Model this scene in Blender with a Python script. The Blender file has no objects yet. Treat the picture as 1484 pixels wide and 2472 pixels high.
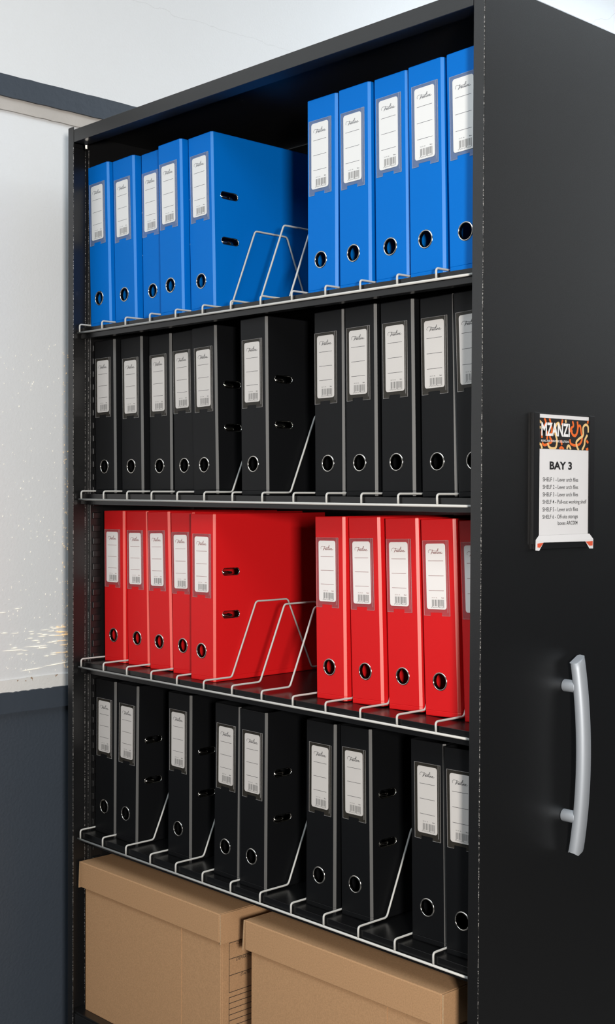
import bpy, bmesh, math, random
from mathutils import Vector, Matrix
random.seed(7)
sc = bpy.context.scene
COL = sc.collection
ZO = 1.51                       # height of the top shelf's wire rail above the floor

# ------------------------------------------------------------------ camera
cam = bpy.data.cameras.new('camera')
cam.sensor_fit = 'VERTICAL'; cam.sensor_height = 36.0
cam.lens = 3118.707 / 2472 * 36.0
cam.clip_start = 0.02; cam.clip_end = 60
camo = bpy.data.objects.new('camera', cam); COL.objects.link(camo)
R_ = Vector((0.68793473, 0.72576069, 0.00415116)); U_ = Vector((-0.01670838, 0.01011891, 0.9998092)); F_ = Vector((-0.72558021, 0.68787283, -0.01908744))
camo.matrix_world = Matrix(((R_.x, U_.x, -F_.x, 2.24967588), (R_.y, U_.y, -F_.y, -1.48684054), (R_.z, U_.z, -F_.z, -0.31476339 + ZO), (0, 0, 0, 1)))
sc.camera = camo

# ------------------------------------------------------------------ world, lamps, exposure
world = bpy.data.worlds.new('daylight'); sc.world = world; world.use_nodes = True
wbg = world.node_tree.nodes['Background']
wbg.inputs[0].default_value = (0.86, 0.93, 1.0, 1); wbg.inputs[1].default_value = 0.12

def area(name, loc, target, sx, sy, watts, col):
    l = bpy.data.lights.new(name, 'AREA'); l.shape = 'RECTANGLE'; l.size = sx; l.size_y = sy
    l.energy = watts; l.color = col
    o = bpy.data.objects.new(name, l); COL.objects.link(o); o.location = loc
    o.rotation_euler = (Vector(target) - Vector(loc)).to_track_quat('-Z', 'Y').to_euler()
    return o
area('lamp_key', (3.15, -1.80, 1.30), (0.45, 0.15, 1.05), 0.26, 0.30, 92, (1.0, 0.945, 0.88))
area('overhead_fill', (1.2, -1.6, 2.90), (1.2, -1.6, 0), 1.8, 1.2, 36, (0.80, 0.92, 1.0))
area('overhead_fill', (0.95, 1.9, 2.90), (0.95, 1.9, 0), 1.0, 1.2, 46, (0.82, 0.92, 1.0))  # added unseen fill, brightens the wall above and behind the cabinet
sc.view_settings.view_transform = 'Standard'; sc.view_settings.look = 'None'
sc.view_settings.gamma = 1.0; sc.view_settings.use_curve_mapping = False
sc.view_settings.exposure = 0.0
sc.cycles.max_bounces = 8; sc.cycles.diffuse_bounces = 4; sc.cycles.transparent_max_bounces = 12
sc.cycles.sample_clamp_indirect = 6.0

# ------------------------------------------------------------------ materials
def pmat(name, col, rough=0.5, metal=0.0, spec=0.5, noise=0.0, nscale=40.0, bump=0.0, bscale=300.0, bdist=0.001, col2=None, detail=4.0):
    m = bpy.data.materials.new(name); m.use_nodes = True
    nt = m.node_tree; b = nt.nodes['Principled BSDF']
    b.inputs['Base Color'].default_value = (*col, 1); b.inputs['Roughness'].default_value = rough
    b.inputs['Metallic'].default_value = metal; b.inputs['Specular IOR Level'].default_value = spec
    tc = nt.nodes.new('ShaderNodeTexCoord')
    if noise or col2:
        n = nt.nodes.new('ShaderNodeTexNoise'); n.inputs['Scale'].default_value = nscale; n.inputs['Detail'].default_value = detail
        nt.links.new(tc.outputs['Object'], n.inputs['Vector'])
        mx = nt.nodes.new('ShaderNodeMix'); mx.data_type = 'RGBA'
        c2 = col2 or tuple(c * (1 - noise) for c in col)
        mx.inputs[6].default_value = (*col, 1); mx.inputs[7].default_value = (*c2, 1)
        nt.links.new(n.outputs['Fac'], mx.inputs[0]); nt.links.new(mx.outputs[2], b.inputs['Base Color'])
    if bump:
        n2 = nt.nodes.new('ShaderNodeTexNoise'); n2.inputs['Scale'].default_value = bscale; n2.inputs['Detail'].default_value = 3
        nt.links.new(tc.outputs['Object'], n2.inputs['Vector'])
        bp = nt.nodes.new('ShaderNodeBump'); bp.inputs['Strength'].default_value = bump; bp.inputs['Distance'].default_value = bdist
        nt.links.new(n2.outputs['Fac'], bp.inputs['Height']); nt.links.new(bp.outputs['Normal'], b.inputs['Normal'])
    return m

M = {}
M['steel'] = pmat('black_powder_coat', (0.0045, 0.0045, 0.0048), 0.36, 0, 0.80, bump=0.3, bscale=1500, bdist=0.0005)
M['shelf'] = pmat('black_shelf_enamel', (0.0045, 0.0045, 0.0048), 0.26, 0, 0.5, bump=0.2, bscale=900, bdist=0.0005)
M['glint'] = pmat('painted_edge_glint', (0.012, 0.012, 0.012), 0.5, noise=0.5, nscale=10)  # speckled pale colour that paints in the sparkle of light on steel edges
_nt = M['glint'].node_tree; _r = _nt.nodes.new('ShaderNodeValToRGB'); _r.color_ramp.elements[0].position = 0.50; _r.color_ramp.elements[1].position = 0.62
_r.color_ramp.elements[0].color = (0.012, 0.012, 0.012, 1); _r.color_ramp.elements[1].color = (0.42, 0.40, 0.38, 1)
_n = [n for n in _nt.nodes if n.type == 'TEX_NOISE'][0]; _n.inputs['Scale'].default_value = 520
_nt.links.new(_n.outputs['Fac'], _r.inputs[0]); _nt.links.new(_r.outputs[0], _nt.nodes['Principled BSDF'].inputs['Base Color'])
M['wire'] = pmat('white_coated_wire', (0.52, 0.515, 0.49), 0.38)
M['blue'] = pmat('blue_plastic', (0.0, 0.138, 0.52), 0.50, 0, 0.10, bump=0.12, bscale=1500, bdist=0.0003)
M['red'] = pmat('red_plastic', (0.64, 0.010, 0.012), 0.45, 0, 0.20, bump=0.12, bscale=1500, bdist=0.0003)
M['black'] = pmat('black_plastic', (0.0042, 0.0045, 0.0052), 0.48, 0, 0.20, bump=0.12, bscale=1500, bdist=0.0003)
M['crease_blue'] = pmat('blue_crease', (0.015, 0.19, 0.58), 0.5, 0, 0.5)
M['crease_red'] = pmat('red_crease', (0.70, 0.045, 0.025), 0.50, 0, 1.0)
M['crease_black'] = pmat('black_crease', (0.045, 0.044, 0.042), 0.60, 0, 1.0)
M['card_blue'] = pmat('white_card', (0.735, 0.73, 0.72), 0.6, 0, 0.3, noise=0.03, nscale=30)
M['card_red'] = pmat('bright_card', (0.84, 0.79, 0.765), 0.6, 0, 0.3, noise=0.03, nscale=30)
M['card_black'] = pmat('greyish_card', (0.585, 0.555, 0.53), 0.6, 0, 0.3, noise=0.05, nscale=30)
M['paper'] = pmat('white_paper', (0.78, 0.78, 0.80), 0.55, 0, 0.3, noise=0.02, nscale=30)
M['ink'] = pmat('dark_ink', (0.02, 0.02, 0.022), 0.7, 0, 0.2)
M['inkred'] = pmat('maroon_ink', (0.22, 0.04, 0.035), 0.7, 0, 0.2)
M['inkblue'] = pmat('slate_ink', (0.05, 0.055, 0.07), 0.7, 0, 0.2)
M['inkgrey'] = pmat('barcode_grey', (0.15, 0.145, 0.14), 0.7, 0, 0.2)
M['chrome'] = pmat('chrome', (0.62, 0.60, 0.56), 0.16, 1.0)
M['satin'] = pmat('satin_aluminium', (0.40, 0.43, 0.47), 0.52, 0.35, bump=0.05, bscale=700)
M['board'] = pmat('brown_cardboard', (0.57, 0.335, 0.175), 0.85, 0, 0.15, noise=0.42, nscale=420, bump=0.15, bscale=500, bdist=0.0006)
M['boardedge'] = pmat('cardboard_edge', (0.64, 0.42, 0.24), 0.9, 0, 0.1, noise=0.5, nscale=420)
M['holder'] = pmat('black_acrylic', (0.010, 0.010, 0.011), 0.28)
M['orange'] = pmat('orange_print', (0.85, 0.16, 0.025), 0.6)
M['yellow'] = pmat('pale_yellow_print', (0.88, 0.60, 0.26), 0.6)
M['bandblack'] = pmat('charcoal_print', (0.018, 0.017, 0.017), 0.6)
M['whiteprint'] = pmat('white_print', (0.9, 0.9, 0.9), 0.6)
M['redprint'] = pmat('vermilion_print', (0.75, 0.10, 0.04), 0.6)
M['dado'] = pmat('slate_wall_paint', (0.050, 0.062, 0.080), 0.45, 0, 0.5, noise=0.12, nscale=6, bump=0.35, bscale=160, bdist=0.002)
M['trimgrey'] = pmat('slate_trim_paint', (0.050, 0.062, 0.080), 0.5, 0, 0.25, noise=0.15, nscale=12, bump=0.3, bscale=60, bdist=0.002)
M['beige'] = pmat('bare_plaster_strip', (0.50, 0.465, 0.43), 0.7, 0, 0.3, noise=0.18, nscale=18, bump=0.5, bscale=50, bdist=0.002)
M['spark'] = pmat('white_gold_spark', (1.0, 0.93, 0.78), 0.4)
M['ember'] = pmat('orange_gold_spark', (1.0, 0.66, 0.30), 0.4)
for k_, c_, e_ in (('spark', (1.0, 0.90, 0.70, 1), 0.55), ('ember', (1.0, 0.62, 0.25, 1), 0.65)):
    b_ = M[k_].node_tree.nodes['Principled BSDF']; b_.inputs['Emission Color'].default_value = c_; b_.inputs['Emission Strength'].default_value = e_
M['floor'] = pmat('grey_floor', (0.06, 0.057, 0.055), 0.5, noise=0.2, nscale=5)
M['darkwall'] = pmat('charcoal_wall', (0.05, 0.05, 0.055), 0.6, noise=0.1, nscale=5)

def wall_mat(name, col, lines=(), grime=None):
    m = pmat(name, col, 0.62, 0, 0.3, bump=0.30, bscale=210, bdist=0.0016, noise=0.05, nscale=3.0)
    nt = m.node_tree; b = nt.nodes['Principled BSDF']; L = nt.links
    src = b.inputs['Base Color'].links[0].from_socket
    tc = [n for n in nt.nodes if n.type == 'TEX_COORD'][0]
    sep = nt.nodes.new('ShaderNodeSeparateXYZ'); L.new(tc.outputs['Object'], sep.inputs[0])
    nz = nt.nodes.new('ShaderNodeTexNoise'); nz.inputs['Scale'].default_value = 9; nz.inputs['Detail'].default_value = 6
    L.new(tc.outputs['Object'], nz.inputs['Vector'])
    def mth(op, a, bb=None):
        n = nt.nodes.new('ShaderNodeMath'); n.operation = op
        for i, v in enumerate((a, bb)):
            if v is None: continue
            if isinstance(v, (int, float)): n.inputs[i].default_value = v
            else: L.new(v, n.inputs[i])
        return n.outputs[0]
    def mix(fac, colr):
        nonlocal src
        mx = nt.nodes.new('ShaderNodeMix'); mx.data_type = 'RGBA'
        L.new(fac, mx.inputs[0]); L.new(src, mx.inputs[6]); mx.inputs[7].default_value = (*colr, 1); src = mx.outputs[2]
    for (ax, k, c, wob, wd, colr, op, lo) in lines:      # hairline cracks:  z = k*axis + c
        v = mth('ADD', mth('MULTIPLY', sep.outputs[ax], k), c)
        v = mth('ADD', v, mth('MULTIPLY', mth('SUBTRACT', nz.outputs['Fac'], 0.5), wob))
        dd = mth('ABSOLUTE', mth('SUBTRACT', sep.outputs[2], v))
        mix(mth('MULTIPLY', mth('MULTIPLY', mth('LESS_THAN', dd, wd), op), mth('GREATER_THAN', sep.outputs[ax], lo)), colr)
    if grime:                                        # a band of old plaster and scuffs above the rail
        z0, z1, colr = grime
        inside = mth('MULTIPLY', mth('GREATER_THAN', sep.outputs[2], z0), mth('LESS_THAN', sep.outputs[2], z1))
        n3 = nt.nodes.new('ShaderNodeTexNoise'); n3.inputs['Scale'].default_value = 30; n3.inputs['Detail'].default_value = 8
        L.new(tc.outputs['Object'], n3.inputs['Vector'])
        mix(mth('MULTIPLY', inside, mth('GREATER_THAN', n3.outputs['Fac'], 0.60)), colr)
    L.new(src, b.inputs['Base Color'])
    return m
M['ceiling'] = wall_mat('ceiling_paint', (0.80, 0.815, 0.825))
M['wall'] = wall_mat('cream_wall_paint', (0.725, 0.735, 0.745), lines=((1, -0.01, 2.284, 0.05, 0.0007, (0.5, 0.5, 0.5), 0.30, -9), (1, 0.47, 1.73, 0.05, 0.0009, (0.5, 0.5, 0.5), 0.5, 1.2)))
M['plaster'] = wall_mat('whitewashed_strip', (0.74, 0.73, 0.71), grime=(ZO - 0.7265, ZO - 0.7165, (0.36, 0.25, 0.17)))

def pocket_mat(name, tint, fac):
    m = bpy.data.materials.new(name); m.use_nodes = True
    nt = m.node_tree; b = nt.nodes['Principled BSDF']
    b.inputs['Base Color'].default_value = (*tint, 1); b.inputs['Roughness'].default_value = 0.22
    tr = nt.nodes.new('ShaderNodeBsdfTransparent'); mx = nt.nodes.new('ShaderNodeMixShader'); mx.inputs[0].default_value = fac
    out = nt.nodes['Material Output']
    nt.links.new(tr.outputs[0], mx.inputs[1]); nt.links.new(b.outputs[0], mx.inputs[2]); nt.links.new(mx.outputs[0], out.inputs[0])
    return m
M['pocket_blue'] = pocket_mat('milky_clear_plastic', (0.36, 0.44, 0.58), 0.26)
M['pocket_red'] = pocket_mat('rosy_clear_plastic', (0.62, 0.20, 0.22), 0.24)
M['pocket_black'] = pocket_mat('smoky_clear_plastic', (0.07, 0.062, 0.05), 0.34)
M['rim'] = pocket_mat('clear_plastic_edge', (0.7, 0.69, 0.69), 0.22)

# ------------------------------------------------------------------ helpers
class MB:
    def __init__(s): s.v = []; s.f = []; s.mi = []
    def add(s, verts, faces, mi=0):
        o = len(s.v); s.v += [tuple(p) for p in verts]
        for f in faces: s.f.append([i + o for i in f]); s.mi.append(mi)
    def box(s, a, b, mi=0):
        x0, y0, z0 = a; x1, y1, z1 = b
        s.add([(x0, y0, z0), (x1, y0, z0), (x1, y1, z0), (x0, y1, z0), (x0, y0, z1), (x1, y0, z1), (x1, y1, z1), (x0, y1, z1)],
              [(0, 3, 2, 1), (4, 5, 6, 7), (0, 1, 5, 4), (1, 2, 6, 5), (2, 3, 7, 6), (3, 0, 4, 7)], mi)
    def tube(s, pts, r, n=8, mi=0, caps=True):
        pts = [Vector(p) for p in pts]; rings = []
        t0 = (pts[1] - pts[0]).normalized()
        ref = Vector((1, 0, 0)) if abs(t0.x) < 0.9 else Vector((0, 0, 1))
        for i, p in enumerate(pts):
            a = pts[max(i - 1, 0)]; b = pts[min(i + 1, len(pts) - 1)]
            t = (b - a).normalized(); u = (ref - t * ref.dot(t)).normalized(); w = t.cross(u)
            rings.append([p + (u * math.cos(k * 2 * math.pi / n) + w * math.sin(k * 2 * math.pi / n)) * r for k in range(n)])
        vs = [p for ring in rings for p in ring]; fs = []
        for i in range(len(rings) - 1):
            for k in range(n):
                fs.append((i * n + k, i * n + (k + 1) % n, (i + 1) * n + (k + 1) % n, (i + 1) * n + k))
        if caps: fs.append(tuple(range(n))[::-1]); fs.append(tuple((len(rings) - 1) * n + k for k in range(n)))
        s.add(vs, fs, mi)
    def ribbon(s, pts, w, mp, mi=0):
        """flat stroke through 2D points, mapped to 3D by mp(u, v)"""
        pts = [Vector(p) for p in pts]; L = []; Rr = []
        for i, p in enumerate(pts):
            t = (pts[min(i + 1, len(pts) - 1)] - pts[max(i - 1, 0)])
            t = t.normalized() if t.length > 1e-9 else Vector((1, 0))
            nrm = Vector((-t.y, t.x)) * w / 2
            L.append(p + nrm); Rr.append(p - nrm)
        vs = [mp(q.x, q.y) for q in L] + [mp(q.x, q.y) for q in Rr]; n = len(pts)
        s.add(vs, [(i, n + i, n + i + 1, i + 1) for i in range(n - 1)], mi)
    def mesh(s, name, mats, bevel=0.0, smooth=False, sharp=0.0):
        me = bpy.data.meshes.new(name); me.from_pydata(s.v, [], s.f)
        for m in mats: me.materials.append(m)
        me.polygons.foreach_set('material_index', s.mi)
        bm = bmesh.new(); bm.from_mesh(me)
        if bevel:
            bm.edges.ensure_lookup_table()
            ed = [e for e in bm.edges if len(e.link_faces) == 2 and e.calc_face_angle(0) > 0.6]
            bmesh.ops.bevel(bm, geom=ed, offset=bevel, segments=2, profile=0.5, affect='EDGES')
        if smooth:
            for f in bm.faces: f.smooth = True
        bm.to_mesh(me); bm.free(); me.update()
        if sharp: me.set_sharp_from_angle(angle=math.radians(sharp))
        return me

def link(name, me, parent=None, loc=(0, 0, 0), **props):
    o = bpy.data.objects.new(name, me); COL.objects.link(o)
    if parent is not None: o.parent = parent
    o.location = loc
    for k, v in props.items(): o[k] = v
    return o
def thing(name, label, cat, loc=(0, 0, 0), group=None):
    o = bpy.data.objects.new(name, None); COL.objects.link(o); o.location = loc; o.empty_display_size = 0.05
    o['label'] = label; o['category'] = cat
    if group: o['group'] = group
    return o
def struct(name, mb, mats, bevel=0.0):
    return link(name, mb.mesh(name, mats, bevel), kind='structure')
def smooth2d(pts, n=6):
    P = [Vector(p) for p in pts]; out = []
    for i in range(len(P) - 1):
        p0 = P[max(i - 1, 0)]; p1 = P[i]; p2 = P[i + 1]; p3 = P[min(i + 2, len(P) - 1)]
        for k in range(n):
            t = k / n
            out.append(0.5 * ((2 * p1) + (p2 - p0) * t + (2 * p0 - 5 * p1 + 4 * p2 - p3) * t * t + (3 * p1 - p0 - 3 * p2 + p3) * t ** 3))
    out.append(P[-1]); return out
def fillet(pts, r, n=4):
    P = [Vector(p) for p in pts]; out = [P[0]]
    for i in range(1, len(P) - 1):
        a = (P[i - 1] - P[i]); b = (P[i + 1] - P[i]); k = min(r, a.length * 0.45, b.length * 0.45)
        s = P[i] + a.normalized() * k; e = P[i] + b.normalized() * k
        for j in range(n + 1):
            t = j / n; out.append(s * (1 - t) ** 2 + P[i] * 2 * t * (1 - t) + e * t * t)
    out.append(P[-1]); return out
_tc = {}
def text2d(s, bold=0.0):
    key = (s, bold)
    if key not in _tc:
        cu = bpy.data.curves.new('t', 'FONT'); cu.body = s; cu.size = 1.0; cu.offset = bold; cu.resolution_u = 3
        o = bpy.data.objects.new('t', cu); COL.objects.link(o); bpy.context.view_layer.update()
        me = bpy.data.meshes.new_from_object(o.evaluated_get(bpy.context.evaluated_depsgraph_get()))
        _tc[key] = ([(v.co.x, v.co.y) for v in me.vertices], [tuple(p.vertices) for p in me.polygons])
        bpy.data.objects.remove(o); bpy.data.curves.remove(cu); bpy.data.meshes.remove(me)
    return _tc[key]
def put_text(mb, s, u0, v0, width, height, mp, bold=0.0, mi=0, slant=0.0, flip=True):
    vs, fs = text2d(s, bold)
    x0 = min(v[0] for v in vs); x1 = max(v[0] for v in vs); y0 = min(v[1] for v in vs); y1 = max(v[1] for v in vs)
    q = [mp(u0 + (x - x0) / (x1 - x0) * width + slant * (y - y0) / (y1 - y0) * height, v0 + (y - y0) / (y1 - y0) * height) for x, y in vs]
    mb.add(q, fs, mi)
def rrect(x0, y0, x1, y1, r, n=5):
    out = []
    for cx, cy, a0 in ((x1 - r, y0 + r, -90), (x1 - r, y1 - r, 0), (x0 + r, y1 - r, 90), (x0 + r, y0 + r, 180)):
        for k in range(n + 1):
            a = math.radians(a0 + 90 * k / n); out.append((cx + r * math.cos(a), cy + r * math.sin(a)))
    return out

# ------------------------------------------------------------------ the room
WX = -0.136                     # face of the left wall
CZ = 2.95                       # ceiling
PR = ZO + 0.534                 # top of the picture rail
b = MB(); b.box((-0.5, -4.2, -0.1), (4.6, 2.8, 0)); struct('floor', b, [M['floor']])
b = MB(); b.box((-0.5, -4.2, CZ), (4.6, 2.8, CZ + 0.1)); struct('ceiling', b, [M['ceiling']])
DZ = ZO - 0.746                 # top of the dado rail
b = MB(); b.box((WX - 0.15, -4.2, 0), (WX, 2.8, DZ - 0.03), 1); b.box((WX - 0.15, -4.2, DZ - 0.03), (WX, 2.8, CZ), 0)
struct('wall_left', b, [M['wall'], M['dado']])
b = MB(); b.box((WX, 2.6, 0), (4.6, 2.75, 1.42), 1); b.box((WX, 2.6, 1.42), (4.6, 2.75, CZ), 0); struct('wall_back', b, [M['wall'], M['dado']])
b = MB(); b.box((4.45, -4.2, 0), (4.6, 2.6, CZ)); struct('wall_right', b, [M['darkwall']])
# picture rail, strip below it, whitewashed strip and dado rail: slightly wavy hand-painted edges
def wavy_board(name, x1, ztop, zbot, mat, amp_t, amp_b, seed, step=0.02):
    rnd = random.Random(seed); mb = MB(); ys = []; y = -4.2
    while y < 2.6:
        ys.append(y); y += step if -0.5 < y < 0.6 else 0.2
    ys.append(2.6); n = len(ys); vs = []
    for i, yy in enumerate(ys):
        t = ztop + amp_t * (rnd.random() - 0.5) * 2; bt = zbot + amp_b * (rnd.random() - 0.5) * 2
        vs += [(WX, yy, t), (x1, yy, t), (x1, yy, bt), (WX, yy, bt)]
    fs = []
    for i in range(n - 1):
        for k in range(4):
            fs.append((i * 4 + k, (i + 1) * 4 + k, (i + 1) * 4 + (k + 1) % 4, i * 4 + (k + 1) % 4))
    fs.append((0, 1, 2, 3)); fs.append(tuple((n - 1) * 4 + k for k in (3, 2, 1, 0)))
    mb.add(vs, fs); return struct(name, mb, [mat])
wavy_board('trim_1', WX + 0.012, PR, ZO + 0.4893, M['trimgrey'], 0.0006, 0.0006, 1)
wavy_board('trim_2', WX + 0.006, ZO + 0.495, ZO + 0.4628, M['beige'], 0.0, 0.0008, 2)
wavy_board('trim_3', WX + 0.004, ZO - 0.7195, DZ - 0.006, M['plaster'], 0.0012, 0.0, 3)
wavy_board('trim_4', WX + 0.010, DZ, ZO - 0.7885, M['trimgrey'], 0.0012, 0.0003, 4, 0.006)

# sparks flying along the wall beside the cabinet
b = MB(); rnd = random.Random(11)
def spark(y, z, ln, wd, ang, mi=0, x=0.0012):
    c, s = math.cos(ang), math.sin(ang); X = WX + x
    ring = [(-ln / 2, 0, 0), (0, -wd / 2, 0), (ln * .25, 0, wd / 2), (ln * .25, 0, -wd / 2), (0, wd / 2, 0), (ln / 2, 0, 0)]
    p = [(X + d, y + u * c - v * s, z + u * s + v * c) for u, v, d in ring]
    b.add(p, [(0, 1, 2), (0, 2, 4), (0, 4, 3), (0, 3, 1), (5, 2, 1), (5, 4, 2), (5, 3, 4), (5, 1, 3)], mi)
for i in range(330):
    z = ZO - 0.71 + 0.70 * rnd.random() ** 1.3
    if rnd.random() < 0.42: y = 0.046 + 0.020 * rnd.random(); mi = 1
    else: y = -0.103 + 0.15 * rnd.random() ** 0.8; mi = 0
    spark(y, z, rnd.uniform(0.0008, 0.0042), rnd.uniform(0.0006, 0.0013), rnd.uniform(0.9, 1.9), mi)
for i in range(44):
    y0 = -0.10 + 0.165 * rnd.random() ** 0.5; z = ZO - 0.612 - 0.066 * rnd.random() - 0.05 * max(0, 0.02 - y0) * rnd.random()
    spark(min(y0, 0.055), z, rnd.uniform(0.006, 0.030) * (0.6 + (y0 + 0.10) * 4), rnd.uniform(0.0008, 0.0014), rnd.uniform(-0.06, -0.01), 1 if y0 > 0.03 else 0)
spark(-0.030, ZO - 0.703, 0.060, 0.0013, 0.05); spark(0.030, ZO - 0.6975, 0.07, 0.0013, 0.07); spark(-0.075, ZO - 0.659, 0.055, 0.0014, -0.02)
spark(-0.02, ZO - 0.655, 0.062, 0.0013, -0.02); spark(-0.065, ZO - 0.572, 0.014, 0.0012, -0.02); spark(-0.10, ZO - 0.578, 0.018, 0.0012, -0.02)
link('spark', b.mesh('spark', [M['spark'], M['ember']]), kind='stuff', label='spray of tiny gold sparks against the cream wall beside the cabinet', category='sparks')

# ------------------------------------------------------------------ the cabinet
cab = thing('filing_cabinet', 'tall open black steel filing cabinet with shelves of files and silver side handle', 'cabinet', (0.53, 0.19, 0))
def cpart(name, mb, mats=None, bevel=0.0, parent=None, sharp=0.0, **props):
    """mesh given in world coordinates, hung under the cabinet"""
    p = parent or cab
    base = Vector((0.53, 0.19, 0))
    mb.v = [tuple(Vector(v) - base) for v in mb.v]
    return link(name, mb.mesh(name, mats or [M['steel']], bevel, bool(sharp), sharp), p, (0, 0, 0), **props)
XL, XR, YF, YB = -0.011, 1.068, -0.02, 0.394
ZT, ZB = ZO + 0.409, ZO - 1.394
b = MB()                                                     # left side: sheet, front flange
b.box((XL, YF, 0.0), (XL + 0.002, YB, ZT + 0.006)); b.box((XL, YF - 0.0005, 0.0), (0.0085, YF + 0.0015, ZT + 0.006))
b.box((XL + 0.002, YF + 0.0015, 0.0), (XL + 0.0035, 0.019, ZT - 0.03))
cpart('side_panel', b, bevel=0.0011)
b = MB()
b.box((XR - 0.002, YF, 0.0), (XR, YB, ZT + 0.009)); b.box((1.0475, YF - 0.0005, 0.0), (XR, YF + 0.0015, ZT + 0.009))
cpart('side_panel', b, bevel=0.0013)
b = MB()
b.box((0.0095, YF, ZT - 0.0255), (1.0465, YF + 0.0015, ZT)); b.box((XL + 0.002, YF + 0.001, ZT - 0.0015), (XR - 0.002, YB, ZT))
b.box((0.0095, YF + 0.001, ZT - 0.0255), (1.0465, 0.012, ZT - 0.024))
cpart('top_panel', b, bevel=0.0006)
b = MB(); b.box((XL + 0.002, YB - 0.003, 0.0), (XR - 0.002, YB, ZT - 0.002)); cpart('back_panel', b)
b = MB(); b.box((XL + 0.0035, YF + 0.004, ZB - 0.018), (XR - 0.0035, YB - 0.003, ZB)); b.box((XL + 0.0035, YF + 0.002, ZB - 0.030), (XR - 0.0035, YF + 0.010, ZB - 0.004))
cpart('base_shelf', b, bevel=0.001)
b = MB(); b.box((0.0095, YF + 0.0035, 0.0), (1.0465, YF + 0.006, ZB - 0.034)); cpart('kick_plate', b, bevel=0.0006)
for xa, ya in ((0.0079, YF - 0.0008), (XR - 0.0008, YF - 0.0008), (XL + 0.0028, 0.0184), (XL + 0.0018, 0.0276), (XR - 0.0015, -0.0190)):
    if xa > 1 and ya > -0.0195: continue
    b = MB(); b.box((xa, ya, 0.05), (xa + 0.0009, ya + 0.0009, ZT - 0.03 if xa < 1 else ZT + 0.008)); cpart('edge_glint', b, [M['glint']], label='speckled painted highlight along the edge')  # thin pale strips standing in for highlights on the flange edges
ZR = [ZO, ZO - 0.3417, ZO - 0.6872, ZO - 1.0431]             # wire rails
X0 = [0.0, 0.0061, 0.0063, 0.0039]
SS = [0.010, 0.012, 0.011, 0.014]                            # shelf surface above rail
for r in range(4):
    b = MB(); z = ZR[r] + SS[r]
    b.box((XL + 0.0105, 0.004, z - 0.0015), (XR - 0.0105, YB - 0.003, z)); b.box((XL + 0.0105, 0.004, z - 0.022), (XR - 0.0105, 0.0055, z - 0.0005))
    b.box((XL + 0.0105, 0.0045, z - 0.022), (XR - 0.0105, 0.022, z - 0.0205)); b.box((XL + 0.0105, 0.0205, z - 0.0215), (XR - 0.0105, 0.022, z - 0.012))
    cpart('shelf', b, [M['shelf']], bevel=0.0005)
tab = MB(); tab.box((-0.0005, 0, -0.0068), (0.0035, 0.021, 0.0068)); tabme = tab.mesh('slot_tab', [M['steel']], 0.0016)
for side in (0, 1):
    for ya, yb in ((0.028, 0.060), (0.300, 0.332)):
        b = MB(); sx = (XL + 0.002, XL + 0.0085) if side == 0 else (XR - 0.0085, XR - 0.002)
        b.box((sx[0], ya, ZB), (sx[1], yb, ZO + 0.304))
        up = cpart('slotted_upright', b, bevel=0.0010)
        if ya < 0.1:
            base = Vector((0.53, 0.19, 0)); n = 0; z = ZO + 0.29
            while z > ZB + 0.03:
                o = link('slot_tab', tabme, up, Vector((sx[1] - 0.0005 if side == 0 else sx[0] + 0.0005, ya + 0.005 if side == 0 else ya + 0.026, z)) - base)
                if side: o.rotation_euler = (0, 0, math.pi)
                z -= 0.0266
b = MB()                                                     # bolt under the top panel
b.tube([(0.0175, 0.004, ZT - 0.0245), (0.0175, 0.004, ZT - 0.030)], 0.0052, 10); b.tube([(0.0175, 0.004, ZT - 0.030), (0.0175, 0.004, ZT - 0.037)], 0.0038, 6)
cpart('bolt', b, [M['chrome']], label='small shiny bolt under the top panel')
# handle on the right side
hd = bpy.data.objects.new('handle', None); COL.objects.link(hd); hd.parent = cab; hd.location = (0, 0, 0); hd['label'] = 'bowed satin silver pull handle'
b = MB(); N = 28; prof = [(0.0, 0.002), (0.0, 0.022), (0.0035, 0.0245), (0.0125, 0.0235), (0.0152, 0.0195), (0.0152, 0.0075), (0.0115, 0.0012), (0.004, 0.0)]
ringv = []
for i in range(N + 1):
    t = i / N; z = -0.5735 + (-0.884 + 0.5735) * t
    bulge = 0.0135 * (1 - (2 * t - 1) ** 2)
    for (px, py) in prof:
        zz = z
        if i == 0: zz += -0.012 * (1 - py / 0.0245)
        if i == N: zz += 0.010 * (abs(py - 0.010) / 0.0145) ** 1.5
        ringv.append((1.0815 + bulge + px, 0.1785 + py, ZO + zz))
k = len(prof); fs = [(i * k + j, i * k + (j + 1) % k, (i + 1) * k + (j + 1) % k, (i + 1) * k + j) for i in range(N) for j in range(k)]
fs += [tuple(range(k))[::-1], tuple(N * k + j for j in range(k))]
b.add(ringv, fs); g = cpart('grip', b, [M['satin']], 0.0, parent=hd, sharp=58)
for z in (-0.6215, -0.8245):
    b = MB(); t = (z + 0.5735) / (-0.884 + 0.5735); xe = 1.0835 + 0.0135 * (1 - (2 * t - 1) ** 2)
    b.tube([(XR, 0.1870, ZO + z), (xe, 0.1880, ZO + z)], 0.0096, 28); cpart('post', b, [M['satin']], 0.0006, parent=hd, sharp=50)
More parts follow.
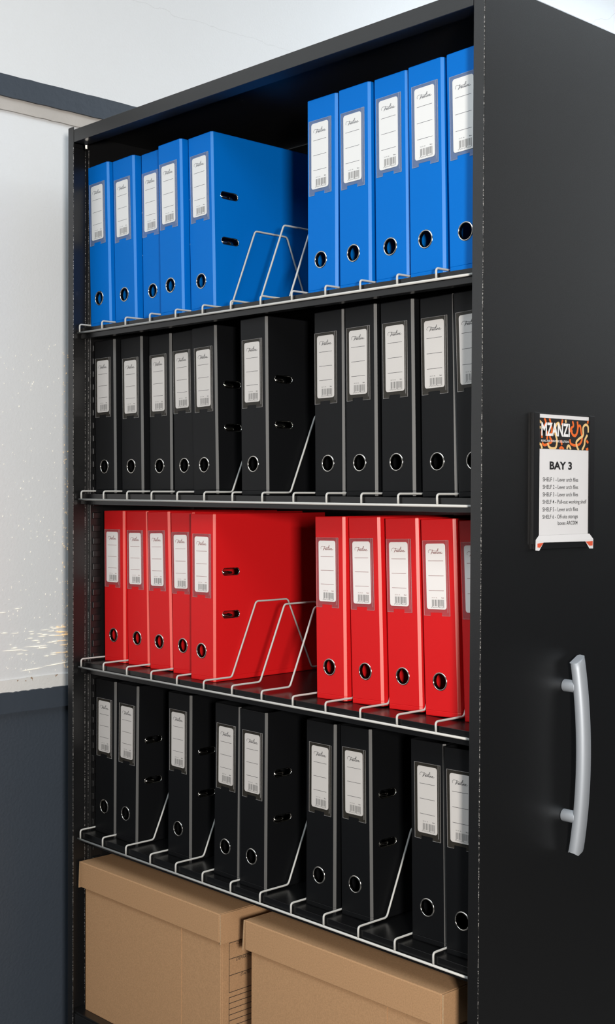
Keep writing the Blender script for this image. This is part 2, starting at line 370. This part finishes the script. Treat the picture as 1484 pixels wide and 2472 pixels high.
# sign holder on the right side
XF = 1.0745
hol = None
b = MB(); b.box((XR, 0.0957, ZO - 0.4070), (XR + 0.0018, 0.2545, ZO - 0.2000))
hol = cpart('sign_holder', b, [M['holder']], 0.0005, label='black plastic card holder on the side panel')
for ya, yb in ((0.0957, 0.1098), (0.2402, 0.2545)):
    b = MB(); b.box((XR + 0.0018, ya, ZO - 0.4000), (XF, yb, ZO - 0.2000)); cpart('side_channel', b, [M['holder']], 0.0009, parent=hol)
b = MB(); b.box((XR + 0.0018, 0.0985, ZO - 0.4075), (XF - 0.001, 0.2515, ZO - 0.3975)); cpart('bottom_lip', b, [M['holder']], 0.0009, parent=hol)

# ------------------------------------------------------------------ the bay sign
sg = thing('bay_sign', 'white printed bay sign in the black holder on the cabinet side', 'sign', (XF - 0.002, 0.175, ZO - 0.30))
SB = Vector((XF - 0.002, 0.175, ZO - 0.30))
def spart(name, mb, mats, **p):
    mb.v = [tuple(Vector(v) - SB) for v in mb.v]
    return link(name, mb.mesh(name, mats), sg, **p)
def plate_yz(mb, pts, thick=0.0004, mi=0):
    n = len(pts); f = [(x, y, z) for x, y, z in pts]; bk = [(x - thick, y, z) for x, y, z in pts]
    mb.add(f + bk, [tuple(range(n)), tuple(range(n, 2 * n))[::-1]] + [(i, i + n, (i + 1) % n + n, (i + 1) % n) for i in range(n)], mi)
XP = XF - 0.0022
b = MB()
plate_yz(b, [(XP, 0.1099, ZO - 0.386), (XP, 0.2401, ZO - 0.386), (XP, 0.2401, ZO - 0.2022), (XP, 0.1099, ZO - 0.2022)])
plate_yz(b, [(XF + .0016, 0.0994, ZO - 0.3925), (XF + .0016, 0.119, ZO - 0.3968), (XF + .0016, 0.2286, ZO - 0.3980), (XF + .0016, 0.250, ZO - 0.3947), (XF + .0006, 0.2405, ZO - 0.386), (XF + .0006, 0.1085, ZO - 0.386)])
plate_yz(b, [(XF + .0016, 0.0989, ZO - 0.4084), (XF + .0016, 0.1079, ZO - 0.4092), (XF + .0016, 0.119, ZO - 0.3968), (XF + .0016, 0.0994, ZO - 0.3925)])
plate_yz(b, [(XF + .0016, 0.2395, ZO - 0.4094), (XF + .0016, 0.2494, ZO - 0.4097), (XF + .0016, 0.250, ZO - 0.3947), (XF + .0016, 0.2286, ZO - 0.3980)])
spart('sign_card', b, [M['paper']])
for q in (((0.1032, -.3982), (0.1185, -.3972), (0.1098, -.4045), (0.1032, -.4040)), ((0.2290, -.3984), (0.2482, -.3978), (0.2478, -.4050), (0.2390, -.4050))):
    b = MB(); plate_yz(b, [(XF + .0019, y, ZO + z) for y, z in q], 0.0002)
    spart('corner_flash', b, [M['redprint']])
b = MB(); bx = XP + 0.0002
plate_yz(b, [(bx, 0.1100, ZO - 0.2548), (bx, 0.2400, ZO - 0.2548), (bx, 0.2400, ZO - 0.2078), (bx, 0.1100, ZO - 0.2078)], 0.0002)
spart('header_band', b, [M['bandblack']])
b = MB()
SQD = [0.0]
def bandmap(u, v): return (XP + 0.00025 + SQD[0], 0.1101 + min(max(u, 0), 1) * 0.1300, ZO - 0.2547 + min(max(v, 0), 1) * 0.0468)
SQ = [([(0.10, 1.0), (0.13, .85), (0.09, .7), (0.05, .55), (0.06, .35)], 0), ([(0.20, 1.0), (0.23, .8), (0.25, .6), (0.21, .4), (0.25, .25), (0.17, .16), (0.10, .12), (0.06, .2)], 0), ([(0.0, .17), (0.04, .12), (0.06, .0)], 1),
      ([(0.17, .2), (0.19, .08), (0.25, .02), (0.33, .06), (0.35, .3), (0.31, .55), (0.33, .78), (0.38, .86), (0.41, .7)], 1), ([(0.46, .98), (0.44, .8)], 0), ([(0.52, .98), (0.53, .88)], 1), ([(0.40, .0), (0.44, .07), (0.49, .0)], 0),
      ([(0.55, .02), (0.57, .12), (0.60, .12), (0.63, .0)], 1), ([(0.66, .95), (0.68, .8), (0.63, .7), (0.65, .55), (0.70, .47), (0.75, .55), (0.77, .75), (0.76, .95)], 0), ([(0.66, .5), (0.72, .47), (0.76, .6), (0.78, .78), (0.82, .8), (0.84, .6), (0.86, .4), (0.82, .22), (0.73, .15), (0.63, .2), (0.61, .35)], 0),
      ([(0.99, .6), (0.98, .8), (0.93, .86), (0.88, .75), (0.88, .5), (0.80, .38), (0.74, .25), (0.77, .05), (0.80, .0)], 1), ([(0.97, .52), (0.92, .35), (0.91, .18), (0.86, .0)], 1), ([(0.95, .33), (0.99, .25)], 0), ([(0.94, .02), (0.99, .06)], 0), ([(0.0, .9), (0.04, .84)], 1), ([(0.0, .7), (0.03, .68)], 1), ([(0.58, .72), (0.62, .62), (0.66, .64)], 0), ([(0.42, .3), (0.45, .15)], 0), ([(0.12, .6), (0.16, .5), (0.15, .3)], 0), ([(0.98, 1.0), (0.97, .9)], 0)]
def sqribbon(mb, pts, w, mi):
    pts = smooth2d(pts, 5); asp = 0.13 / 0.0468
    P = [Vector((p.x * asp, p.y)) for p in pts]
    mb.ribbon(P, w, lambda u, v: bandmap(u / asp, v), mi)
for pts, c in SQ: SQD[0] += 0.00002; sqribbon(b, pts, 0.085, c)
spart('wavy_pattern', b, [M['orange'], M['yellow']])
b = MB()
put_text(b, 'MZANZI', 0.1150, ZO - 0.2350, 0.0732, 0.0205, lambda u, v: (XP + 0.0009, u, v), bold=0.03)
put_text(b, 'FILING AND FURNITURE SOLUTIONS', 0.1148, ZO - 0.2442, 0.0712, 0.0033, lambda u, v: (XP + 0.0009, u, v), bold=0.01)
spart('header_lettering', b, [M['whiteprint']])
b = MB(); sm = lambda u, v: (XP + 0.0003, u, v)
put_text(b, 'BAY 3', 0.1375, ZO - 0.2860, 0.058, 0.0125, sm, bold=0.035)
for i, (s, w) in enumerate((('SHELF 1 - Lever arch files', 0.092), ('SHELF 2 - Lever arch files', 0.092), ('SHELF 3 - Lever arch files', 0.092), ('SHELF 4 - Pull-out working shelf', 0.115), ('SHELF 5 - Lever arch files', 0.092), ('SHELF 6 - Off-site storage', 0.092))):
    g_ = 'g' in s or 'p' in s.lower()[8:] 
    z = ZO - 0.3043 - i * 0.01142; dsc = 0.0016 if ('working' in s or 'storage' in s) else 0.0
    put_text(b, s, 0.1204, z - dsc, w, 0.0062 + dsc, sm, bold=0.004)
put_text(b, 'boxes ARC004', 0.1597, ZO - 0.3712, 0.052, 0.0060, sm, bold=0.004)
spart('lettering', b, [M['ink']])

# ------------------------------------------------------------------ wire divider racks
lean = [{}, {}, {}, {}]
FILES = [
 [(0, 0.0054, 0.0225, -0.0348, (0.0136, 0.2884, 0.1774)), (1, 0.0844, 0.0284, -0.0339, (0.0138, 0.2855, 0.1752)), (2, 0.1646, 0.0387, -0.0255, (0.0113, 0.2867, 0.1779)), (3, 0.2444, 0.0212, -0.0299, (0.0133, 0.2872, 0.1776)), (4, 0.3247, 0.0316, -0.0318, (0.0149, 0.2895, 0.1784)),
  (8, 0.6466, 0.0291, -0.0102, (0.0135, 0.2887, 0.1796)), (9, 0.7272, 0.0257, -0.0160, (0.0144, 0.2855, 0.1757)), (10, 0.8082, 0.0271, -0.0204, (0.0135, 0.2928, 0.1818)), (11, 0.8882, 0.0207, -0.0232, (0.0160, 0.2924, 0.1826)), (12, 0.9712, 0.0172, -0.0296, (0.0146, 0.2890, 0.1783))],
 [(0, 0.0098, 0.0318, -0.0173, (0.0123, 0.2721, 0.1656)), (1, 0.0897, 0.0412, -0.0195, (0.0155, 0.2671, 0.1627)), (2, 0.1692, 0.0522, -0.0175, (0.0128, 0.2689, 0.1643)), (3, 0.2492, 0.0516, -0.0260, (0.0111, 0.2717, 0.1671)), (4, 0.3294, 0.0358, -0.0272, (0.0166, 0.2699, 0.1659)), (6, 0.4893, 0.0174, -0.0186, (0.0144, 0.2705, 0.1665)),
  (8, 0.6498, 0.0453, -0.0142, (0.0106, 0.2722, 0.1672)), (9, 0.7302, 0.0398, -0.0179, (0.0132, 0.2736, 0.1688)), (10, 0.8108, 0.0415, -0.0215, (0.0140, 0.2742, 0.1699)), (11, 0.8915, 0.0479, -0.0252, (0.0118, 0.2762, 0.1705)), (12, 0.9726, 0.0395, -0.0429, (0.0132, 0.2771, 0.1721))],
 [(0, 0.0121, 0.0531, -0.0115, (0.0121, 0.2677, 0.1642)), (1, 0.0919, 0.0552, -0.0227, (0.0114, 0.2672, 0.1633)), (2, 0.1721, 0.0510, -0.0354, (0.0121, 0.2686, 0.1638)), (3, 0.2515, 0.0474, -0.0280, (0.0119, 0.2682, 0.1647)), (4, 0.3311, 0.0284, -0.0084, (0.0161, 0.2683, 0.1651)),
  (8, 0.6509, 0.0504, -0.0215, (0.0120, 0.2701, 0.1671)), (9, 0.7304, 0.0566, -0.0373, (0.0117, 0.2706, 0.1672)), (10, 0.8098, 0.0635, -0.0376, (0.0115, 0.2721, 0.1681)), (11, 0.8891, 0.0685, -0.0424, (0.0124, 0.2722, 0.1693)), (12, 0.9692, 0.0706, -0.0461, (0.0122, 0.2722, 0.1690))],
 [(0, 0.0084, 0.0321, 0.0042, (0.0149, 0.2734, 0.1681)), (1, 0.0864, 0.0299, 0.0104, (0.0174, 0.2722, 0.1673)), (3, 0.2481, 0.0380, 0.0010, (0.0145, 0.2800, 0.1743)), (5, 0.4059, 0.0238, 0.0090, (0.0151, 0.2756, 0.1697)), (6, 0.4861, 0.0180, 0.0022, (0.0162, 0.2752, 0.1711)),
  (8, 0.6473, 0.0298, -0.0014, (0.0169, 0.2755, 0.1738)), (9, 0.7262, 0.0375, -0.0177, (0.0147, 0.2766, 0.1722)), (11, 0.8867, 0.0355, -0.0189, (0.0171, 0.2775, 0.1731)), (12, 0.9659, 0.0260, -0.0264, (0.0143, 0.2789, 0.1737))]]
for r in range(4):
    for (s, x, y, th, c) in FILES[r]: lean[r][s] = th
RLAB = ['white wire divider rack on the top shelf holding the blue files', 'white wire divider rack on the second shelf among black files',
        'white wire divider rack on the third shelf holding the red files', 'white wire divider rack on the lowest shelf above the cardboard boxes']
for r in range(4):
    ht = 0.169 if r == 0 else 0.156
    root = thing('wire_divider_rack', RLAB[r], 'divider rack', (X0[r], 0, ZR[r]), 'white wire divider racks on the shelves')
    b = MB(); b.tube([(-0.0085 , 0, 0), (1.0580 - X0[r], 0, 0)], 0.0021, 10); link('rail', b.mesh('rail', [M['wire']], 0, True), root)
    w0 = SS[r] + 0.0055 if r == 3 else 0.0175
    pts = fillet([(0, 0.0004, 0.0), (0, 0.0004, w0), (0, 0.0675, w0), (0, 0.1275, ht), (0, 0.2085, ht), (0, 0.274, w0), (0, 0.330, w0)], 0.0055, 4)
    b = MB(); b.tube(pts, 0.0018, 8); dme = b.mesh('divider', [M['wire']], 0, True)
    for k in range(14):
        o = link('divider', dme, root, ((0.08 * k if k < 13 else 1.0395) + (0.0014 if r == 0 and 9 <= k <= 12 else 0), 0, 0))
        th = min(lean[r].get(k, 0.0), 0.0)
        if k - 1 in lean[r] and k not in lean[r]: th = max(lean[r][k - 1], 0.0)
        o.rotation_euler = (0, th, 0)

# ------------------------------------------------------------------ lever arch files
W, D, CH = 0.0727, 0.285, 0.0038
def cell(mb, P, u0, u1, v0, v1, hole, mi=0):
    """quad u0..u1 x v0..v1 on the surface P(u, v), with an oval hole (cu, cv, ru, rv, square-end flag)"""
    if hole is None:
        mb.add([P(u0, v0), P(u1, v0), P(u1, v1), P(u0, v1)], [(0, 1, 2, 3)], mi); return
    cu, cv, hu, hv = hole; n = 32; inn = []; out = []
    for k in range(n):
        a = 2 * math.pi * (k + 0.5) / n; c, s = math.cos(a), math.sin(a)
        if hu > hv * 1.2:                                   # slot with round ends
            l = hu - hv; inn.append((cu + (l if c > 0 else -l) + hv * c, cv + hv * s))
        else: inn.append((cu + hu * c, cv + hv * s))
        t = min(((u1 - cu) if c > 0 else (u0 - cu)) / c if abs(c) > 1e-6 else 1e9, ((v1 - cv) if s > 0 else (v0 - cv)) / s if abs(s) > 1e-6 else 1e9)
        out.append((cu + c * t, cv + s * t))
    # snap the nearest outline points to the corners
    for (x, y) in ((u0, v0), (u1, v0), (u1, v1), (u0, v1)):
        j = min(range(n), key=lambda i: (out[i][0] - x) ** 2 + (out[i][1] - y) ** 2); out[j] = (x, y)
    mb.add([P(*p) for p in inn] + [P(*p) for p in out], [(k, n + k, n + (k + 1) % n, (k + 1) % n) for k in range(n)], mi)

def cover_mesh(H, mat, crease):
    k = H / 0.312
    prof = [(0.0, D), (0.0, CH), (CH, 0.0), (W - CH, 0.0), (W, CH), (W, 0.016), (W, 0.064), (W, D)]
    rows = [(0.0, 0.0006), (0.0012, 0.0), (0.0075, 0.0), (0.0081, 0.0005), (0.0088, 0.0), (0.038 * k, 0), (0.072 * k, 0), (0.110 * k, 0), (0.137 * k, 0), (0.190 * k, 0), (0.217 * k, 0), (H - 0.0012, 0.0), (H, 0.0006)]
    cx, cy = W / 2, D / 2
    mb = MB(); T = 0.0024; q = CH + 0.0008
    inner = [(T, D), (T, q), (q, T), (W - q, T), (W - T, q), (W - T, 0.016), (W - T, 0.064), (W - T, D)]
    for shell, pr in ((0, prof), (1, inner)):
        for i in range(len(pr) - 1):
            L = math.dist(pr[i], pr[i + 1])
            for j in range(len(rows) - 1):
                (za, ia), (zb, ib) = rows[j], rows[j + 1]
                if shell: ia = ib = 0.0
                def P(u, v):
                    (xa, ya), (xb, yb) = pr[i], pr[i + 1]; t = u / L
                    x = xa + (xb - xa) * t; y = ya + (yb - ya) * t; ins = ia + (ib - ia) * ((v - za) / (zb - za))
                    if i == 0: x += ins
                    elif i == 1: x += ins * (1 - t); y += ins * t
                    elif i == 2: y += ins
                    elif i == 3: x -= ins * t; y += ins * (1 - t)
                    else: x -= ins
                    return (x, y, v)
                hole = None
                if i == 2 and j == 5: hole = (0.0345 - pr[2][0], 0.055 * k, 0.0128, 0.0128)
                if i == 5 and j in (7, 9): hole = (0.5 * L, (0.1235 if j == 7 else 0.2035) * k, 0.0205, 0.0062)
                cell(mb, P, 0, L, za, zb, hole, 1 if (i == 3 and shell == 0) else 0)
    for z, ins in ((0.0, 0.0006), (H, 0.0006)):
        for i in range(len(prof) - 1):
            mb.add([(*prof[i], z), (*prof[i + 1], z), (*inner[i + 1], z), (*inner[i], z)], [(0, 1, 2, 3)])
    for o_, i_ in ((prof[0], inner[0]), (prof[-1], inner[-1])):
        mb.add([(*o_, 0), (*i_, 0), (*i_, H), (*o_, H)], [(0, 1, 2, 3)])
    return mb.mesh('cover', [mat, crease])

def ring_mesh():
    mb = MB(); n = 36; prof = [(0.0126, 0.006), (0.0124, 0.0), (0.0128, -0.0011), (0.0139, -0.0013), (0.0147, -0.0002)]
    vs = [(rr * math.cos(2 * math.pi * i / n), y, rr * math.sin(2 * math.pi * i / n)) for i in range(n) for rr, y in prof]; m = len(prof)
    mb.add(vs, [(i * m + j, ((i + 1) % n) * m + j, ((i + 1) % n) * m + j + 1, i * m + j + 1) for i in range(n) for j in range(m - 1)])
    return mb.mesh('finger_ring', [M['chrome']], 0, True)
def eyelet_mesh():
    mb = MB(); n = 32; prof = [(-0.0002, -0.005), (-0.0004, 0.0), (0.0003, 0.0008), (0.0010, 0.0002)]; vs = []
    for i in range(n):
        a = 2 * math.pi * (i + .5) / n; c, s = math.cos(a), math.sin(a); l = 0.0205 - 0.0062
        for d, x in prof: vs.append((x, (l if c > 0 else -l) + (0.0062 + d) * c, (0.0062 + d) * s))
    m = len(prof); mb.add(vs, [(i * m + j, ((i + 1) % n) * m + j, ((i + 1) % n) * m + j + 1, i * m + j + 1) for i in range(n) for j in range(m - 1)])
    return mb.mesh('eyelet', [M['chrome']], 0, True)
def arch_mesh():
    mb = MB(); mb.tube([(-0.020, -0.019, -0.0015), (-0.006, -0.016, -0.0015), (-0.0042, -0.010, -0.0018), (-0.0042, 0.001, -0.0022), (-0.007, 0.006, -0.0024), (-0.020, 0.009, -0.0024)], 0.0026, 10)
    return mb.mesh('arch_wire', [M['chrome']], 0, True)
RING, EYE, ARCH = ring_mesh(), eyelet_mesh(), arch_mesh()

CW = 0.0405
def pocket_mesh(ch, mat):
    mb = MB(); x0, x1, z0, z1 = -0.0062, CW + 0.0068, -ch - 0.0052, 0.0052
    mb.box((x0, -0.0007, z0), (x1, 0.0, z1), 0)
    for a, c in ((x0, 0.013), (x1 - 0.0165, 0.0165)): mb.box((a, -0.0007, z0 - 0.0050), (a + c, 0.0, z0 - 0.00002), 0)
    t = 0.0005
    for (a, bq) in (((x0, z0), (x0 + t, z1)), ((x1 - t, z0), (x1, z1)), ((x0 + t, z1 - t), (x1 - t, z1)), ((x0, z0 - 0.005), (x0 + t, z0)), ((x1 - t, z0 - 0.005), (x1, z0)), ((x0, z0 - 0.005), (x0 + 0.013, z0 - 0.005 + t)), ((x1 - 0.0165, z0 - 0.005), (x1, z0 - 0.005 + t)), ((x1 - 0.0046, z0), (x1 - 0.0046 + t, z1))):
        mb.box((a[0], -0.0013, a[1]), (bq[0], -0.0007, bq[1]), 1)
    return mb.mesh('label_pocket', [mat, M['rim']])
def card_mesh(ch, mat):
    mb = MB(); o = rrect(0, -ch, CW, 0, 0.0042); n = len(o); y0, y1 = -0.0012, -0.00072
    mb.add([(x, y0, z) for x, z in o] + [(x, y1, z) for x, z in o], [tuple(range(n)), tuple(range(n, 2 * n))[::-1]] + [(i, i + n, (i + 1) % n + n, (i + 1) % n) for i in range(n)])
    return mb.mesh('label_card', [mat])
STROKES = [([(.03, .05), (0, .18), (.05, .32), (.14, .365), (.28, .32), (.45, .25), (.58, .25), (.66, .32)], .026), ([(.31, .37), (.27, .18), (.18, -.07)], .040),
           ([(.25, .0), (.31, .16), (.335, .13), (.37, .15), (.352, .05), (.37, .0), (.42, .07), (.45, .13), (.425, .155), (.395, .08), (.41, .0), (.46, .02), (.51, .08), (.54, .13), (.515, .155), (.485, .08), (.50, .0), (.55, .03), (.63, .2), (.705, .42), (.675, .46), (.62, .25), (.592, .06), (.61, .0), (.65, .03)], .030),
           ([(.65, .03), (.69, .15), (.665, .03), (.68, .0), (.71, .03), (.745, .15), (.722, .0)], .030), ([(.722, .0), (.745, .08), (.79, .145), (.808, .12), (.788, .03), (.80, .0), (.83, .03), (.88, .09), (.905, .135), (.885, .155), (.855, .08), (.87, .0), (.92, .0), (1.0, .06)], .030), ([(.715, .225), (.735, .24)], .04)]
def name_mesh(ink):
    mb = MB()
    for pts, w in STROKES: mb.ribbon(smooth2d([(0.0056 + u * 0.0298, v * 0.0165) for u, v in pts], 5), w * 0.021, lambda u, v: (u, -0.00125, v))
    return mb.mesh('script_lettering', [ink])
def print_meshes(ch, ink, colour_word):
    mp = lambda u, v: (u, -0.00125, v)
    def rect(mb, u0, v0, u1, v1): mb.add([mp(u0, v0), mp(u1, v0), mp(u1, v1), mp(u0, v1)], [(0, 1, 2, 3)], 0)
    ln = MB(); rect(ln, CW * 0.118, -0.0003, CW * 0.895, 0.0003)
    sp = MB()
    put_text(sp, 'DG/ 70 - BK', CW * 0.27, -ch * 0.832, CW * 0.27, 0.0015, mp)
    put_text(sp, colour_word, CW * 0.76, -ch * 0.832, CW * 0.12, 0.0017, mp, bold=0.02)
    mb = MB(); u = CW * 0.27; e = CW * 0.885
    widths = [2, 1, 1, 1, 3, 1, 1, 3, 1, 1, 1, 2, 4, 2, 1, 1, 1, 3, 1, 1, 2, 1, 3, 1, 1, 1, 2, 1, 1, 2, 2, 1, 1, 1, 3, 2, 1, 1, 2, 1, 1]
    un = (e - u) / sum(widths)
    for i, w in enumerate(widths):
        if i % 2 == 0: rect(mb, u, -ch * (0.968 if i in (0, 2, 20, 22, 38, 40) else 0.952), u + un * w * 0.92, -ch * 0.853)
        u += un * w
    put_text(mb, '6 009747 002261', CW * 0.22, -ch * 0.980, CW * 0.66, 0.0020, mp)
    return ln.mesh('ruled_line', [ink]), sp.mesh('small_print', [ink]), mb.mesh('barcode', [M['inkgrey']])

ROWS = [dict(H=0.330, mat='blue', pocket='pocket_blue', ink='inkblue', word='Blue', ch=0.1105), dict(H=0.313, mat='black', pocket='pocket_black', ink='ink', word='Black', ch=0.1058),
        dict(H=0.311, mat='red', pocket='pocket_red', ink='inkred', word='Red', ch=0.1036), dict(H=0.317, mat='black', pocket='pocket_black', ink='ink', word='Black', ch=0.1046)]
FLAB = [
 ['blue lever arch file farthest left on the top shelf, by the cabinet side', 'second blue file from the left on the top shelf', 'blue file on the top shelf partly hidden behind its right neighbour', 'blue file on the top shelf overlapping the set-back one on its left', 'blue file on the top shelf with its broad side and slots showing',
  'blue file on the top shelf just right of the empty gap', 'blue file on the top shelf, second right of the empty gap', 'blue file on the top shelf, third right of the empty gap', 'blue file on the top shelf, last one seen whole on the right', 'blue file on the top shelf cut off by the right cabinet edge'],
 ['black file farthest left on the second shelf, under the leftmost blue file', 'second black file from the left on the second shelf', 'third black file from the left on the second shelf', 'narrow-looking black file on the second shelf, tucked behind its right neighbour', 'black file on the second shelf left of the lone one, overlapping its left neighbour', 'lone black file on the second shelf with empty slots on both sides',
  'black file on the second shelf just right of the wide gap', 'black file on the second shelf, second right of the wide gap', 'black file on the second shelf, third right of the wide gap', 'black file on the second shelf, last one seen whole on the right', 'black file on the second shelf cut off by the right cabinet edge'],
 ['red file farthest left on the third shelf, by the slotted upright', 'second red file from the left on the third shelf', 'third red file from the left on the third shelf', 'fourth red file from the left, partly hidden by its neighbour with slots', 'red file on the third shelf with its broad side and slots showing',
  'red file on the third shelf just right of the empty wire dividers', 'red file on the third shelf, second right of the empty dividers', 'red file on the third shelf, third right of the empty dividers', 'red file on the third shelf, last one seen whole on the right', 'thin sliver of a red file behind the right cabinet edge'],
 ['black file farthest left on the lowest shelf', 'second black file from the left on the lowest shelf, its slotted side showing', 'black file standing alone on the lowest shelf between two gaps', 'left one of the middle pair of black files on the lowest shelf', 'right one of the middle pair of black files on the lowest shelf',
  'left one of the pair of black files right of centre, lowest shelf', 'right one of the pair right of centre, lowest shelf, chrome slots showing', 'black file on the lowest shelf, left of the one the cabinet edge cuts off', 'black file on the lowest shelf cut off by the right cabinet edge']]
GR = ['blue lever arch files on the top shelf', 'black lever arch files on the second shelf', 'red lever arch files on the third shelf', 'black lever arch files on the lowest shelf']
for r in range(4):
    q = ROWS[r]; H = q['H']; k = H / 0.312
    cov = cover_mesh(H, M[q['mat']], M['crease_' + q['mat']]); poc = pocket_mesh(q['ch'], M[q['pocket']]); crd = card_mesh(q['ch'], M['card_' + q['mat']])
    nam = name_mesh(M[q['ink']]); rule, small, code = print_meshes(q['ch'], M[q['ink']], q['word'])
    for n, (s, x, y, th, c) in enumerate(FILES[r]):
        lift = max(0.0, W * math.sin(th)) + 0.0001
        y = min(y, 0.0615)
        root = thing('lever_arch_file', FLAB[r][n], 'file', (x, y, ZR[r] + SS[r] + lift), GR[r])
        root.rotation_euler = (0, th, 0)
        link('cover', cov, root)
        link('finger_ring', RING, root, (0.0345, 0.0, 0.055 * k), label='chrome finger ring')
        for zc in (0.1235, 0.2035):
            e = link('eyelet', EYE, root, (W, 0.040, zc * k), label='chrome rimmed slot'); link('arch_wire', ARCH, e)
        u, vt, vb = c
        if vt + 0.008 > H: vt = H - 0.008
        link('label_pocket', poc, root, (u, 0.0, vt), label='clear plastic label pocket')
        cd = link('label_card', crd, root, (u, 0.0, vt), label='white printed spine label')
        link('script_lettering', nam, cd, (0, 0, -q['ch'] * 0.150)); link('small_print', small, cd); link('barcode', code, cd)
        for f in (0.262, 0.489, 0.716): link('ruled_line', rule, cd, (0, 0, -q['ch'] * f))

# ------------------------------------------------------------------ cardboard archive boxes
def archive_box(x0, y0, lw, ztop, label):
    root = thing('archive_box', label, 'box', (x0, y0, ZB), 'cardboard archive boxes at the bottom of the cabinet')
    h = ztop - ZB; dp = 0.335; t = 0.0035; lh = 0.0525
    bx0, bx1 = 0.0165, lw - 0.006
    b = MB(); 
    b.box((bx0, 0.006, 0), (bx1, 0.006 + t, h - 0.006)); b.box((bx0, dp - t - .006, 0), (bx1, dp - .006, h - 0.006))
    b.box((bx0, 0.006 + t, 0), (bx0 + t, dp - t - .006, h - 0.006)); b.box((bx1 - t, 0.006 + t, 0), (bx1, dp - t - .006, h - 0.006)); b.box((bx0 + t, 0.006 + t, 0), (bx1 - t, dp - t - .006, t))
    # outer ply of the front, ending at a crease line
    b.box((bx0 + 0.0004, 0.0054, 0.0004), (bx1 - 0.115, 0.0061, h - 0.008))
    body = link('box_body', b.mesh('box_body', [M['board']], 0.0010), root)
    pm = MB(); X = bx1 + 0.0002
    mp = lambda u, v: (X, u, v)
    def line(y0_, z0_, y1_, z1_, w=0.0011):
        d = Vector((y1_ - y0_, z1_ - z0_)).normalized(); nn = Vector((-d.y, d.x)) * w / 2
        pm.add([mp(y0_ + nn.x, z0_ + nn.y), mp(y0_ - nn.x, z0_ - nn.y), mp(y1_ - nn.x, z1_ - nn.y), mp(y1_ + nn.x, z1_ + nn.y)], [(0, 1, 2, 3)])
    ya, yb = 0.0255, 0.305; zt = h - 0.0595
    for dz in (0, 0.0297, 0.0601, 0.0913): line(ya, zt - dz, yb, zt - dz)
    line(ya, zt, ya, zt - 0.0913); line(yb, zt, yb, zt - 0.0913)
    z2 = zt - 0.1006
    nl = 11
    for i in range(nl): line(ya, z2 - i * 0.0107, yb, z2 - i * 0.0107)
    line(ya, z2, ya, z2 - (nl - 1) * 0.0107); line(yb, z2, yb, z2 - (nl - 1) * 0.0107)
    put_text(pm, 'CLIENT', 0.0425, zt - 0.0062, 0.028, 0.0048, mp, slant=0.25)
    put_text(pm, 'DEPARTMENT', 0.0425, zt - 0.0362, 0.052, 0.0052, mp, slant=0.25)
    put_text(pm, 'DATE', 0.0535, zt - 0.0668, 0.022, 0.0050, mp, slant=0.25)
    link('printed_form', pm.mesh('printed_form', [M['ink']]), body)
    b = MB(); z1 = h; z0 = h - lh
    pf = [(0.0, z0), (0.0, z1 - 0.0018), (0.0006, z1 - 0.0005), (0.002, z1), (dp, z1), (dp, z1 - t), (t, z1 - t), (t, z0)]; n = len(pf)
    b.add([(0.0042, y, z) for y, z in pf] + [(lw - 0.0042, y, z) for y, z in pf], [tuple(range(n)), tuple(range(n, 2 * n))[::-1]] + [(i, i + n, (i + 1) % n + n, (i + 1) % n) for i in range(n)])
    b.box((t + 0.001, dp - t, z0), (lw - t - 0.001, dp, z1 - t - 0.0002))
    # side flaps splay a little at the bottom, their corrugated edges showing at the corners
    for s in (0, 1):
        xo = 0.0 if s == 0 else lw
        dx = -0.004 if s == 0 else 0.0005; d = t if s == 0 else -t
        vs = [(xo + dx, 0.0006, z0 - 0.003), (xo + dx + d, 0.0006, z0 - 0.003), (xo + dx + d, dp, z0 - 0.003), (xo + dx, dp, z0 - 0.003), (xo, 0.0006, z1 - 0.0005), (xo + d, 0.0006, z1 - 0.0005), (xo + d, dp, z1 - 0.0005), (xo, dp, z1 - 0.0005)]
        b.add(vs, [(0, 3, 2, 1), (4, 5, 6, 7), (1, 2, 6, 5), (2, 3, 7, 6), (3, 0, 4, 7)], 0); b.add(vs, [(0, 1, 5, 4)], 1)
    link('box_lid', b.mesh('box_lid', [M['board'], M['boardedge']], 0.0009), root)
archive_box(0.0000, 0.0, 0.457, ZO - 1.0890, 'brown cardboard archive box at the left with ruled form on its side')
archive_box(0.5130, 0.0065, 0.466, ZO - 1.0855, 'brown cardboard archive box at the right, against the cabinet edge')
